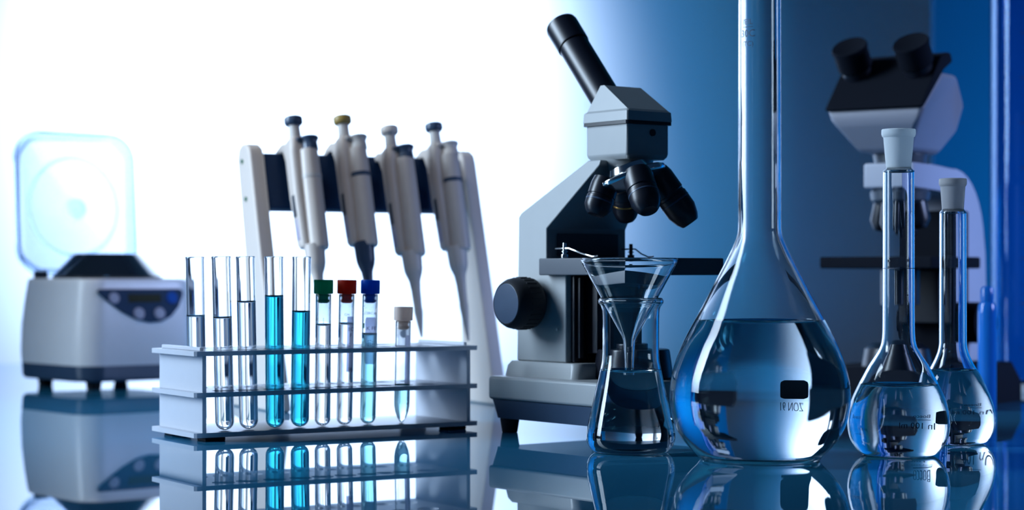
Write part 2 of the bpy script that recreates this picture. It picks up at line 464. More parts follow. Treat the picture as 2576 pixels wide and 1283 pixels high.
for k, (pf, pt, row, kind, ly, liq) in enumerate(TUBES):
    s = rack_s(pf, row); wx = RO[0] + RC * s - RS * row; wy = RO[1] + RS * s + RC * row; zb = Z1 + TH
    long_ = kind == 'long'
    r = 0.0079 if long_ else 0.0068
    ztop = {'long': 0.1518, 'cap_white': Z(808, wy)}.get(kind, Z(741, wy)); L = ztop - zb
    Lfull = L if long_ else L + 0.012
    dx = (pt - pf) * wy / F
    t = thing('test_tube', DESC[k], 'test tube', (wx, wy, zb + (0.0003 if long_ else 0.0002)), (0, math.atan(dx / Lfull), 0),
              'open test tubes in the rack' if long_ else 'stoppered tubes in the rack')
    prof = tube_profile(r, L, kind == 'cap_white', long_)
    g, inn = vessel(t, prof, 0.0011 if long_ else 0.0010, 0.0014, Z(ly, wy) - zb, liq, 64, men=0.0021)
    if not long_:
        cb = bmesh.new(); rc = 0.0084; ri = inn[-1][0] - 0.0003; h1 = 0.0126
        lathe(cb, [(0, L + h1), (rc - 0.0008, L + h1), (rc - 0.0002, L + h1 - 0.0003), (rc, L + h1 - 0.001), (rc, L + 0.0012), (rc - 0.0004, L + 0.0004), (rc - 0.001, L + 0.0003),
                   (ri - 0.0012, L + 0.0003), (ri - 0.0012, L - 0.0006), (ri, L - 0.001), (ri, L - 0.0021), (ri - 0.0012, L - 0.0025), (ri - 0.0012, L - 0.0048), (ri, L - 0.0052), (ri, L - 0.0062),
                   (ri - 0.001, L - 0.0074), (ri - 0.0018, L - 0.0078), (0, L - 0.0078)], 48)
        obj('stopper', cb, kind, t, 30, 'ribbed ' + {'cap_green': 'dark green', 'cap_red': 'brown red', 'cap_blue': 'royal blue', 'cap_white': 'off-white'}[kind] + ' plastic stopper')
    if kind == 'cap_red':
        a = -PI / 2 + 0.74
        wrap_patch('paper_label', prof, a, 0.0072, 0.046, 0.0935, 'paper', t, label='white handwritten label')
        wrap_text('handwriting', '1C', 0.0050, prof, a - 0.02, 0.0825, 'ink', t, 0.0003)
        wrap_text('handwriting', 'F', 0.0046, prof, a - 0.02, 0.0772, 'ink', t, 0.0003)
        wrap_text('handwriting', '- c ,', 0.0040, prof, a - 0.15, 0.0680, 'ink', t, 0.0003, turn=True)
        wrap_text('printed_text', 'CH;', 0.0030, prof, a - 0.55, 0.0950, 'ink', t, 0.0001)
        wrap_text('handwriting', 'SA', 0.0034, prof, a, 0.0485, 'ink', t, 0.0003)
    if kind == 'cap_blue':
        a = -PI / 2 + 0.26
        wrap_patch('paper_label', prof, a, 0.0105, 0.052, 0.0925, 'paper', t, rc=0.001, label='white handwritten label')
        wrap_text('handwriting', 'K FE', 0.0046, prof, a + 0.06, 0.0828, 'ink', t, 0.0003)
        wrap_text('handwriting', 'L02', 0.0040, prof, a - 0.2, 0.0700, 'ink', t, 0.0003, turn=True)
        wrap_text('handwriting', '103', 0.0040, prof, a + 0.3, 0.0695, 'ink', t, 0.0003, turn=True)
        wrap_text('printed_text', 'CERC-88', 0.0030, prof, a - 0.05, 0.0960, 'ink', t, 0.0001)
        wrap_patch('green_mark', prof, -PI / 2 - 0.78, 0.0022, 0.0830, 0.0875, 'green_mark', t, label='small green mark')
    if kind == 'cap_white':
        wrap_patch('paper_label', prof, -PI / 2 + 0.80, 0.0060, 0.034, 0.0765, 'paper', t, label='narrow pale label strip')

# ------------------------------------------------------------------ flasks
def flask(name, label, cat, pxc, D, rows, base_r, t, tb, level_y, liq, group=None, top_pts=None):
    th = thing(name, label, cat, (X(pxc, D), D, 0.0002), (0, 0, math.atan2(-X(pxc, D), D)), group)
    k = D / F
    pts = [(r * k, Z(y, D)) for y, r in rows]           # top to bottom
    pts = pts[::-1]
    zb = 0.0
    base = [(0, 0.0022), (base_r * k * 0.6, 0.0018), (base_r * k * 0.86, 0.0006), (base_r * k * 0.93, 0.0), (base_r * k, 0.0004)]
    base_s = [(0, 0.0022), (base_r * k * 0.35, 0.0021)] + spline(base[1:], 3)
    upper = spline([base[-1]] + pts, 6)[1:]
    prof = base_s + upper
    g, inn = vessel(th, prof, t, tb, Z(level_y, D), liq, 128)
    return th, prof, inn, k

# large volumetric flask
D = 1.467
rows = [(-330, 50), (-100, 52), (0, 53), (250, 53.5), (500, 54), (560, 54), (590, 56), (620, 67), (660, 86), (700, 107), (760, 138), (810, 165), (860, 191), (910, 211), (950, 222),
        (990, 226), (1020, 225), (1060, 217), (1095, 201), (1125, 178), (1143, 160)]
big, bprof, binn, k = flask('volumetric_flask', 'largest volumetric flask, its long neck running out of the top of the picture', 'flask', 1911, D, rows, 150, 0.0019, 0.0032, 806, L_big)
wrap_patch('writing_patch', bprof, PI / 2 - 0.0135 / 0.066, 0.0108, 0.0415, 0.0502, 'enamel_patch', big, off=0.0002, rc=0.0016, label='dark rounded enamel writing patch')
wrap_text('printed_text', 'ZON 91', 0.0027, bprof, PI / 2 - 0.0125 / 0.066, 0.0388, 'etched', big, 0.0002)
wrap_text('printed_text', '5C', 0.0085, bprof, PI / 2 - 0.033 / 0.066, 0.0455, 'etched', big, 0.0002)
for s_, zz, sz in (('/EIL', 0.3215, 0.0058), ('30C', 0.3130, 0.0075), ('(TC)', 0.3055, 0.0052)):
    wrap_text('printed_text', s_, sz, bprof, -PI / 2 - 0.60, zz, 'etched', big, 0.0002)
wrap_patch('printed_rule', bprof, -PI / 2 - 0.60, 0.0090, 0.3178, 0.3182, 'etched', big)

def stopper(parent, k, D, c_rows, material, label):
    """frosted ground stopper: (row, radius) top to bottom"""
    bm = bmesh.new(); p = [(r * k, Z(y, D)) for y, r in c_rows][::-1]
    prof = [(0, p[0][1])] + p + [(p[-1][0] - 0.0016, p[-1][1] + 0.0002), (p[-1][0] - 0.0022, p[-1][1] - 0.004), (0, p[-1][1] - 0.005)]
    lathe(bm, prof, 72); return obj('stopper', bm, material, parent, 35, label)

D = 1.505
rows = [(424, 32), (428, 35), (434, 38), (444, 39.3), (600, 39.5), (800, 40), (845, 41), (866, 44), (880, 49.5), (893, 57.5), (920, 75), (946, 89), (967, 100), (999, 115), (1025, 122.5), (1052, 127),
        (1078, 127), (1105, 121), (1126, 109), (1139, 97)]
f2, fprof, finn, k = flask('volumetric_flask', 'stoppered volumetric flask with the taller neck, just right of the largest flask', 'flask', 2260.5, D, rows, 88, 0.0014, 0.0022, 966, L_clear, 'stoppered volumetric flasks')
stopper(f2, k, D, [(326, 41), (328, 42.5), (338, 42.8), (344, 41), (347, 37.8), (380, 35.2), (418, 31.5), (428, 30.5)], 'frosted', 'pale frosted ground glass stopper')
wrap_patch('graduation_ring', fprof, 0, 2 * PI * radius_at(fprof, Z(676, D)) * 0.999, Z(676.8, D), Z(675.2, D), 'etched', f2, nx=96, nz=1)
def flask_marks(par, prof, D, dark):
    a = PI / 2
    wrap_text('printed_text', 'Boeco', 0.0025, prof, a - 0.23, 0.0248, 'ink', par, 0.0002)
    wrap_patch('printed_rule', prof, a - 0.23, 0.0066, 0.0230, 0.0232, 'ink', par)
    wrap_text('printed_text', 'In 100 ml', 0.0036, prof, a - 0.18, 0.0203, 'ink', par, 0.0002)
    if dark: wrap_patch('writing_patch', prof, a - 0.42, 0.0050, 0.0212, 0.0275, 'enamel_patch', par, rc=0.0008, label='dark enamel writing patch')
    wrap_text('printed_text', 'Boeco', 0.0042, prof, -a - 0.95, 0.0300, 'etched', par, 0.0002)
flask_marks(f2, fprof, D, True)

D = 1.612
rows = [(528, 28), (532, 31), (538, 33), (548, 33.5), (700, 33.8), (840, 34.3), (870, 35), (893, 41), (920, 54), (946, 70), (973, 83), (999, 94), (1025, 102), (1052, 106), (1075, 104), (1095, 96), (1108, 86)]
f3, gprof, ginn, k = flask('volumetric_flask', 'stoppered volumetric flask with the shorter neck, rightmost of the sharp glassware', 'flask', 2397, D, rows, 76, 0.0014, 0.0022, 930, L_clear, 'stoppered volumetric flasks')
stopper(f3, k, D, [(450, 33), (452, 34.5), (462, 34.8), (467, 33.5), (470, 31), (500, 29), (526, 27), (534, 26)], 'frosted_grey', 'greyish frosted ground glass stopper')
flask_marks(f3, gprof, D, False)

# conical flask with funnel
D = 1.529; k = D / F
rows = [(752, 80), (756, 82.5), (762, 82.5), (767, 79), (775, 74.5), (790, 72.2), (830, 71.5), (880, 71.3), (905, 72.5), (925, 76), (950, 81), (990, 90), (1035, 100.5), (1075, 109), (1098, 112), (1115, 109.5), (1128, 102), (1136, 92)]
con, cprof, cinn, k = flask('conical_flask', 'narrow waisted conical flask half full of clear water, holding a glass funnel', 'flask', 1586.5, D, rows, 80, 0.0015, 0.0024, 929, L_clear)
rng = random.Random(7)
fun = thing('glass_funnel', 'clear glass funnel set into the mouth of the conical flask', 'funnel', (X(1583, D), D, 0.0605))
def fz(y): return Z(y, D) - 0.0605
fo = [(10.5 * k, fz(946)), (12 * k, fz(905)), (14.5 * k, fz(868)), (16 * k, fz(855)), (20 * k, fz(845)), (63 * k, fz(766)), (119 * k, fz(664)), (121.5 * k, fz(659)), (122.5 * k, fz(655)), (122 * k, fz(651))]
fi = [(8 * k, fz(946.2)), (9 * k, fz(905)), (11 * k, fz(868)), (12 * k, fz(856)), (15.5 * k, fz(845)), (58 * k, fz(766)), (114.5 * k, fz(664)), (115.5 * k, fz(659)), (116.5 * k, fz(653)), (118.5 * k, fz(650.2))]
def dens(p):
    o = []
    for a, b_ in zip(p, p[1:]):
        for s in range(4): o.append((a[0] + (b_[0] - a[0]) * s / 4, a[1] + (b_[1] - a[1]) * s / 4))
    return o + [p[-1]]
fp = fo + [(120.5 * k, fz(649.6))] + fi[::-1] + [fo[0]]
vs, idx = lathe_raw(fp, 96); raw('funnel_body', vs, ring_faces(idx, 96), M_glass, fun, 50)

# ------------------------------------------------------------------ monocular microscope
def T(th): return th
m1 = thing('monocular_microscope', 'pale grey microscope with one slanted black eyepiece and black focus knob by the conical flask', 'microscope', (-0.0211 + 0.07 * 0.79, 1.7296 + 0.07 * 0.61, 0), (0, 0, math.atan2(-0.79, 0.61)))
bm = bmesh.new(); box(bm, 0, 0.155, -0.07, 0.07, 0.0285, 0.0488, 0.003, 3); obj('base', bm, 'enamel', m1)
bm = bmesh.new(); loft(bm, [[(0.0775 + x, y, z) for x, y in rrect(w, d, 0.006)] for w, d, z in ((0.145, 0.132, 0.0125), (0.152, 0.138, 0.0285))]); obj('base_skirt', bm, 'slate_plastic', m1)
bm = bmesh.new(); loft(bm, [[(0.05 + x, y, z) for x, y in rrect(w, d, 0.008)] for w, d, z in ((0.102, 0.108, 0.0488), (0.100, 0.104, 0.058), (0.094, 0.100, 0.0618))]); obj('plinth', bm, 'enamel', m1)
for fx in (0.016, 0.139):
    for fy in (-0.058, 0.058):
        bm = bmesh.new(); cyl(bm, (fx, fy, 0), (fx, fy, 0.0125), 0.0068, 0.0085, bev=0.0008); obj('foot', bm, 'black_rubber', m1)
# column and arm
bm = bmesh.new()
extrude(bm, [(0.009, 0.0618), (0.077, 0.0618), (0.077, 0.150), (0.0508, 0.150), (0.0508, 0.1765), (0.104, 0.2290), (0.104, 0.2334), (0.087, 0.2334), (0.011, 0.1905), (0.009, 0.187)], -0.045, -0.0, 'y', 0.0015)
o_arm = obj('arm', bm, 'enamel', m1)
bm = o_arm.data; 
bm2 = bmesh.new(); extrude(bm2, [(0.009, 0.0618), (0.077, 0.0618), (0.077, 0.150), (0.0508, 0.150), (0.0508, 0.1765), (0.104, 0.2290), (0.104, 0.2334), (0.087, 0.2334), (0.011, 0.1905), (0.009, 0.187)], -0.045, 0.045, 'y', 0.0015, 3)
# taper the arm's width towards the head
for v in bm2.verts:
    if v.co.z > 0.18: v.co.y *= 1 - 0.36 * min((v.co.z - 0.18) / 0.055, 1)
bm2.to_mesh(o_arm.data); bm2.free()
for p in o_arm.data.polygons: p.use_smooth = True
o_arm.data.set_sharp_from_angle(angle=math.radians(30))
bm = bmesh.new(); box(bm, 0.0772, 0.082, -0.040, 0.040, 0.0625, 0.136, 0.0008); box(bm, 0.082, 0.098, -0.028, 0.028, 0.070, 0.1355, 0.001)
box(bm, 0.082, 0.086, -0.037, -0.033, 0.066, 0.134); obj('focus_slide', bm, 'black_plastic', m1)
bm = bmesh.new(); box(bm, 0.0512, 0.0535, -0.034, 0.034, 0.153, 0.172, 0.0005); obj('arm_cover', bm, 'dark_grey', m1)
# focus knobs
for sgn in (-1, 1):
    bm = bmesh.new()
    y0 = sgn * 0.045
    cyl(bm, (0.036, y0, 0.112), (0.036, y0 + sgn * 0.004, 0.112), 0.012)
    n = 96; M = along((0.036, y0 + sgn * 0.004, 0.112), (0, sgn, 0))
    prof = [(0, 0), (0.0195, 0), (0.0218, 0.0025), (0.0222, 0.006), (0.0222, 0.018), (0.0212, 0.0235), (0.0190, 0.0275), (0.0178, 0.0285), (0.0176, 0.0280), (0, 0.0280)]
    vs = lathe(bm, prof, n, M)
    obj('focus_knob', bm, 'black_rubber', m1, 35)
    o = C.objects['focus_knob' if sgn < 0 else 'focus_knob.001'] if False else m1.children[-1] if False else None
    bm = bmesh.new(); cyl(bm, (0.036, y0 + sgn * 0.0316, 0.112), (0.036, y0 + sgn * 0.0326, 0.112), 0.0172, bev=0.0004, n=64)
    obj('knob_cap', bm, 'slate_plastic', m1)
    bm = bmesh.new()
    for i in range(28):
        a = 2 * PI * i / 28; c_, s_ = math.cos(a), math.sin(a)
        tube(bm, [(0.036 + 0.0220 * c_, y0 + sgn * 0.010, 0.112 + 0.0220 * s_), (0.036 + 0.0220 * c_, y0 + sgn * 0.021, 0.112 + 0.0220 * s_)], 0.0009, 6)
    obj('knob_ribs', bm, 'black_rubber', m1)
bm = bmesh.new(); cyl(bm, (0.066, -0.0462, 0.090), (0.066, -0.0448, 0.090), 0.0012, n=16); obj('screw', bm, 'steel', m1)
# stage
bm = bmesh.new(); box(bm, 0.0525, 0.165, -0.055, 0.055, 0.1362, 0.1506, 0.001); obj('stage', bm, 'dark_grey', m1)
for yy, mname, flip in ((-0.040, 'chrome', 1), (0.035, 'chrome', -1)):
    bm = bmesh.new(); x0 = 0.069
    cyl(bm, (x0, yy, 0.1506), (x0, yy, 0.154), 0.0030, n=20, bev=0.0004); cyl(bm, (x0, yy, 0.154), (x0, yy, 0.1636), 0.0016, n=20, bev=0.0004); cyl(bm, (x0, yy, 0.1560), (x0, yy, 0.1568), 0.0026, n=20)
    cl = obj('stage_clip', bm, 'chrome' if yy < 0 else 'black_plastic', m1)
    bm = bmesh.new(); tube(bm, [(x0 - 0.012, yy, 0.1590), (x0 + 0.006, yy, 0.1590), (x0 + 0.018, yy + 0.004 * flip, 0.1548), (x0 + 0.030, yy + 0.006 * flip, 0.1518), (x0 + 0.036, yy + 0.006 * flip, 0.1524)], 0.0007, 8)
    obj('spring', bm, 'chrome', cl)
bm = bmesh.new(); cyl(bm, (0.1045, 0, 0.120), (0.1045, 0, 0.1362), 0.018, 0.022, bev=0.001); obj('condenser', bm, 'black_plastic', m1)
bm = bmesh.new(); cyl(bm, (0.1120, 0, 0.0488), (0.1120, 0, 0.074), 0.034, 0.031, n=64, bev=0.002); cyl(bm, (0.1120, 0, 0.074), (0.1120, 0, 0.0785), 0.020, n=64, bev=0.001); obj('illuminator', bm, 'black_plastic', m1)
# head
bm = bmesh.new()
hx, hy = 0.0545, 0.047
loft(bm, [[(0.1045 + x, y, z) for x, y in rrect(a, b_, 0.003, 3)] for a, b_, z in ((0.049, 0.042, 0.2335), (0.053, 0.046, 0.2360), (0.0545, 0.047, 0.2385), (0.0545, 0.047, 0.2625))])
obj('head_body', bm, 'enamel', m1, 30)
bm = bmesh.new(); loft(bm, [[(0.1045 + x, y, z) for x, y in rrect(0.0585, 0.051, 0.003, 3)] for z in (0.2627, 0.2655)]); obj('head_ring', bm, 'black_plastic', m1, 30)
bm = bmesh.new(); loft(bm, [[(0.1045 + x, y, z) for x, y in rrect(a, b_, 0.002, 3)] for a, b_, z in ((0.0585, 0.051, 0.2657), (0.0575, 0.050, 0.2735), (0.053, 0.0455, 0.2755))])
# slanted prism roof: steep face carries the tube, long slope falls to the front
xs = 0.0785
A = [(0.0785, -0.0225, 0.2755), (0.1305, -0.0225, 0.2755), (0.1305, 0.0225, 0.2755), (0.0785, 0.0225, 0.2755)]
B = [(0.0935, -0.0205, 0.2970), (0.0985, -0.0205, 0.2970), (0.0985, 0.0205, 0.2970), (0.0935, 0.0205, 0.2970)]
va = [bm.verts.new(p) for p in A]; vb = [bm.verts.new(p) for p in B]
bm.faces.new(va[::-1]); bm.faces.new(vb)
for i in range(4): bm.faces.new((va[i], va[(i + 1) % 4], vb[(i + 1) % 4], vb[i]))
obj('head_prism', bm, 'enamel', m1, 20)
bm = bmesh.new(); cyl(bm, (0.133, 0.004, 0.256), (0.1318, 0.004, 0.256), 0.003, n=20); obj('screw', bm, 'black_plastic', m1)
# eyepiece tube: leans back over the arm
d = Vector((-0.660, 0, 0.751)); p0 = Vector((0.094, 0, 0.268))
bm = bmesh.new(); cyl(bm, p0, p0 + d * 0.092, 0.0133, 0.0136, n=48, bev=0.0006); obj('eyepiece_tube', bm, 'black_plastic', m1)
bm = bmesh.new(); lathe(bm, [(0, 0), (0.0143, 0), (0.0146, 0.001), (0.0148, 0.024), (0.0142, 0.0265), (0.011, 0.027), (0.0085, 0.024), (0, 0.0232)], 48, along(p0 + d * 0.0925, d)); obj('eyepiece', bm, 'black_plastic', m1)
# nosepiece and objectives
def nose_frame(beta, phi):
    g = Vector((math.cos(phi), math.sin(phi), 0)); dn = Vector((0, 0, -1))
    a_ = math.sin(beta) * g + math.cos(beta) * dn; u = math.cos(beta) * g - math.sin(beta) * dn
    return a_, u, a_.cross(u)
ax, u_, w_ = nose_frame(0.174, 0.498); axd = nose_frame(0.36, 0.60)[0]
NC = Vector((0.1259, -0.0150, 0.2190))
bm = bmesh.new(); lathe(bm, [(0, 0), (0.0225, 0), (0.0215, -0.004), (0.0170, -0.0085), (0.0, -0.0090)], 64, Matrix.Translation((0.104, 0.0, 0.2335))); obj('nosepiece_mount', bm, 'enamel', m1)
bm = bmesh.new(); lathe(bm, [(0, -0.009), (0.016, -0.009), (0.0185, -0.003), (0.027, -0.002), (0.0300, -0.0005), (0.0305, 0.002), (0.0292, 0.0045), (0.0150, 0.011), (0, 0.012)], 72, along(NC, axd)); obj('nosepiece', bm, 'chrome', m1)
def objective(az, L, r, ring):
    rad = u_ * math.cos(az) + w_ * math.sin(az); root = NC + rad * 0.0235 + ax * 0.005
    dr = (ax * math.cos(0.475) + rad * math.sin(0.475)).normalized()
    bm = bmesh.new()
    lathe(bm, [(0, -0.006), (r * 0.9, -0.006), (r, 0.0), (r, L * 0.34), (r * 0.94, L * 0.36), (r * 0.94, L * 0.40), (r, L * 0.42), (r, L * 0.72), (r * 0.80, L * 0.90), (r * 0.62, L * 0.985), (r * 0.55, L), (r * 0.35, L - 0.001), (0, L - 0.0012)], 40, along(root, dr))
    o = obj('objective', bm, 'black_plastic', m1, 35)
    bm = bmesh.new(); lathe(bm, [(r * 1.005, 0), (r * 1.02, 0.0002), (r * 1.02, 0.0012), (r * 1.005, 0.0014), (r * 0.9, 0.0014), (r * 0.9, 0), (r * 1.005, 0)], 40, along(root + dr * L * 0.5, dr)); obj('colour_ring', bm, ring, o, 35)
objective(2.535, 0.026, 0.0118, 'slate_plastic'); objective(4.106, 0.0315, 0.0112, 'brass'); objective(0.964, 0.0335, 0.0128, 'slate_plastic'); objective(5.677, 0.0463, 0.0130, 'slate_plastic')

# ------------------------------------------------------------------ binocular microscope (far, out of focus)
col = Vector((0.468, 2.16)); fdir = Vector((-0.58, -0.815)).normalized()
m2 = thing('binocular_microscope', 'blurred grey microscope with two black eyepieces, behind the stoppered flasks', 'microscope', (col.x, col.y, 0), (0, 0, math.atan2(fdir.y, fdir.x)))
bm = bmesh.new(); loft(bm, [[(0.062 + x, y, z) for x, y in rrect(w, d, 0.02)] for w, d, z in ((0.240, 0.145, 0.0), (0.240, 0.145, 0.022), (0.225, 0.130, 0.042))]); obj('base', bm, 'matte_black', m2)
def arc(cx, cz, r, a0, a1, n=8): return [(cx + r * math.cos(math.radians(a0 + (a1 - a0) * i / n)), cz + r * math.sin(math.radians(a0 + (a1 - a0) * i / n))) for i in range(n + 1)]
outer_ = [(-0.050, 0.042), (-0.056, 0.120), (-0.054, 0.160)] + arc(0.030, 0.170, 0.080, 165, 85, 8) + [(0.085, 0.252), (0.140, 0.252)]
inner_ = [(0.140, 0.226), (0.075, 0.224)] + arc(0.048, 0.182, 0.040, 90, 180, 6) + [(0.000, 0.150), (-0.006, 0.042)]
bm = bmesh.new(); extrude(bm, outer_ + inner_, -0.028, 0.028, 'y', 0.003, 2); obj('arm', bm, 'enamel_arm_lit', m2)
bm = bmesh.new(); box(bm, 0.002, 0.040, -0.029, 0.031, 0.043, 0.205, 0.002); obj('focus_block', bm, 'matte_black', m2)
bm = bmesh.new(); cyl(bm, (0.110, 0, 0.248), (0.110, 0, 0.262), 0.026, 0.028, n=48, bev=0.001); obj('head_mount', bm, 'dark_grey', m2)
bm = bmesh.new()
prof_h = [(0.075, 0.262), (0.150, 0.262), (0.172, 0.292), (0.172, 0.308), (0.125, 0.344), (0.085, 0.344), (0.066, 0.315), (0.064, 0.285)]
extrude(bm, prof_h, -0.053, 0.053, 'y', 0.006, 3)
for v in bm.verts:
    if v.co.z < 0.300: v.co.y *= 0.52 + 0.48 * max((v.co.z - 0.262) / 0.038, 0)
obj('head_housing', bm, 'enamel_shaded', m2)
bm = bmesh.new()
extrude(bm, [(0.178, 0.306), (0.172, 0.3035), (0.120, 0.346), (0.098, 0.356), (0.104, 0.366), (0.128, 0.360)], -0.054, 0.054, 'y', 0.003, 2); obj('eyepiece_plate', bm, 'matte_black', m2)
for sy in (-0.034, 0.034):
    d = Vector((0.60, 0, 0.80)); p0 = Vector((0.130, sy, 0.332))
    bm = bmesh.new(); cyl(bm, p0, p0 + d * 0.024, 0.0150, n=40, bev=0.001); e = obj('eyepiece', bm, 'black_plastic', m2)
    bm = bmesh.new(); lathe(bm, [(0, 0), (0.0165, 0), (0.0178, 0.002), (0.0178, 0.019), (0.0190, 0.024), (0.0180, 0.026), (0.012, 0.0235), (0, 0.022)], 40, along(p0 + d * 0.024, d)); obj('eyecup', bm, 'matte_black', e)
bm = bmesh.new(); lathe(bm, [(0, 0.226), (0.028, 0.226), (0.031, 0.222), (0.030, 0.214), (0.018, 0.206), (0, 0.206)], 48, None, (0.110, 0, 0)); obj('nosepiece', bm, 'dark_grey', m2)
for a, L in ((0, 0.034), (PI / 2, 0.028), (PI, 0.036), (3 * PI / 2, 0.030)):
    rad = Vector((math.cos(a), math.sin(a), 0)); dr = (Vector((0, 0, -1)) + rad * 0.22).normalized(); p0 = Vector((0.110, 0, 0.212)) + rad * 0.017
    bm = bmesh.new(); lathe(bm, [(0, 0), (0.0115, 0), (0.0115, L * 0.7), (0.006, L), (0, L)], 32, along(p0, dr)); obj('objective', bm, 'black_plastic', m2)
bm = bmesh.new(); box(bm, 0.045, 0.172, -0.062, 0.062, 0.143, 0.155, 0.002); obj('stage', bm, 'matte_black', m2)
bm = bmesh.new(); cyl(bm, (0.110, 0, 0.105), (0.110, 0, 0.142), 0.020, n=40, bev=0.001); box(bm, 0.012, 0.060, -0.022, 0.022, 0.085, 0.142, 0.002); obj('condenser', bm, 'black_plastic', m2)
bm = bmesh.new(); lathe(bm, [(0, 0.042), (0.036, 0.042), (0.033, 0.060), (0.025, 0.066), (0, 0.066)], 48, None, (0.118, 0, 0)); obj('illuminator', bm, 'black_plastic', m2)
for sg in (-1, 1):
    bm = bmesh.new(); cyl(bm, (0.0, sg * 0.026, 0.085), (0.0, sg * 0.046, 0.085), 0.022, n=48, bev=0.002); cyl(bm, (0.0, sg * 0.046, 0.085), (0.0, sg * 0.058, 0.085), 0.012, n=40, bev=0.001); obj('focus_knob', bm, 'matte_black', m2)

# ------------------------------------------------------------------ graduated cylinder + blue vessel at the right edge
gD = 2.35
gc = thing('graduated_cylinder', 'tall blurred graduated glass cylinder cut by the right edge of the picture', 'measuring cylinder', (X(2576, gD), gD, 0))
prof = [(0, 0.009), (0.022, 0.009), (0.034, 0.010), (0.0385, 0.0125), (0.0395, 0.018), (0.0395, 0.20), (0.0395, 0.46), (0.0405, 0.487), (0.043, 0.49)]
vessel(gc, prof, 0.0024, 0.003, None, None, 72)[0].data.materials[0] = glass('tinted_glass', N_G, (0.66, 0.82, 0.98))
bm = bmesh.new(); loft(bm, [[(r * math.cos(PI / 3 * i + 0.3), r * math.sin(PI / 3 * i + 0.3), z) for i in range(6)] for r, z in ((0.056, 0), (0.056, 0.005), (0.050, 0.0088))])
obj('foot', bm, 'frosted', gc, 20)
for i in range(36):
    zz = 0.05 + i * 0.0105; w = 0.020 if i % 5 == 0 else 0.012
    if 0.03 < zz < 0.46: wrap_patch('graduation_mark', prof, -PI / 2 - 0.10, w, zz, zz + 0.0012, 'ink', gc, nx=8, nz=1)
bv = thing('blue_bottle', 'small glossy blue bottle standing between the binocular microscope and the graduated cylinder', 'bottle', (X(2483, 2.0), 2.0, 0))
bm = bmesh.new(); lathe(bm, [(0, 0), (0.0085, 0), (0.0092, 0.001), (0.0092, 0.098), (0.0086, 0.106), (0.006, 0.110), (0, 0.110)], 40); obj('bottle_body', bm, 'blue_gloss', bv)
bm = bmesh.new(); lathe(bm, [(0, 0.110), (0.0064, 0.110), (0.0068, 0.112), (0.0066, 0.122), (0.004, 0.125), (0, 0.125)], 40); obj('bottle_cap', bm, 'blue_gloss', bv)

# ------------------------------------------------------------------ centrifuge
CA = math.radians(40)
cz = thing('centrifuge', 'pale grey benchtop centrifuge with its clear lid raised, at the far left', 'centrifuge', (-0.497, 2.443, 0), (0, 0, CA))
bw, bd = 0.150, 0.170
def sec(sc, z, r=0.028, bulge=0.0):
    return [(x * sc, y * sc, z) for x, y in rrect(bw + 0.008, bd + 0.008, r, 8)]
bm = bmesh.new(); loft(bm, [sec(0.985, 0.0100, 0.03), sec(1.01, 0.0135), sec(1.02, 0.0285)]); obj('base_skirt', bm, 'slate_plastic', cz)
bm = bmesh.new(); loft(bm, [sec(1.02, 0.0287), sec(1.03, 0.045), sec(1.02, 0.075), sec(0.985, 0.105), sec(0.955, 0.124), sec(0.945, 0.1295), sec(0.925, 0.132)]); obj('housing', bm, 'centrifuge_shell', cz, 50)
for fx in (-0.052, 0.052):
    for fy in (-0.062, 0.062):
        bm = bmesh.new(); cyl(bm, (fx, fy, 0), (fx, fy, 0.0100), 0.0085, 0.0095, bev=0.001); obj('foot', bm, 'black_rubber', cz)
bm = bmesh.new(); lathe(bm, [(0, 0.1320), (0.066, 0.1320), (0.067, 0.1345), (0.066, 0.136), (0.043, 0.1600), (0.0405, 0.1622), (0.038, 0.1615), (0.034, 0.150), (0.0, 0.148)], 72); obj('rotor_chamber', bm, 'cone_dark', cz)
bm = bmesh.new(); lathe(bm, [(0, 0.148), (0.010, 0.148), (0.010, 0.158), (0.006, 0.160), (0, 0.160)], 32); obj('rotor_nut', bm, 'steel', cz)
# lid at the back edge, tipped slightly backwards
LM = Matrix.Translation((0, bd / 2 - 0.004, 0.134)) @ Matrix.Rotation(math.radians(-4), 4, 'X')
bm = bmesh.new()
def lidsec(w, h, r, yo): return [(x, yo, 0.091 + z) for x, z in rrect(w, h, r, 8)]
loft(bm, [lidsec(0.164, 0.180, 0.034, -0.012), lidsec(0.167, 0.183, 0.036, -0.006), lidsec(0.164, 0.180, 0.036, 0.0), lidsec(0.150, 0.166, 0.034, 0.004), lidsec(0.146, 0.162, 0.032, 0.0015), lidsec(0.158, 0.174, 0.033, -0.003), lidsec(0.161, 0.177, 0.033, -0.012)])
bmesh.ops.transform(bm, matrix=LM, verts=bm.verts); lid = obj('lid', bm, 'lid_clear', cz, 45, 'raised clear plastic lid')
bm = bmesh.new(); lathe(bm, [(0, 0), (0.014, 0), (0.013, 0.006), (0.008, 0.008), (0, 0.008)], 40, LM @ along((0, -0.001, 0.085), (0, -1, 0))); obj('lid_hub', bm, 'lid_clear', lid)
bm = bmesh.new(); lathe(bm, [(0.060, 0), (0.062, 0.0022), (0.064, 0), (0.062, -0.001), (0.060, 0)], 64, LM @ along((0, 0.0005, 0.088), (0, -1, 0))); obj('lid_ridge', bm, 'lid_clear', lid)
for sx in (-0.05, 0.05):
    bm = bmesh.new(); box(bm, sx - 0.008, sx + 0.008, bd / 2 - 0.012, bd / 2 - 0.001, 0.130, 0.142, 0.002); obj('hinge', bm, 'dark_grey', cz)
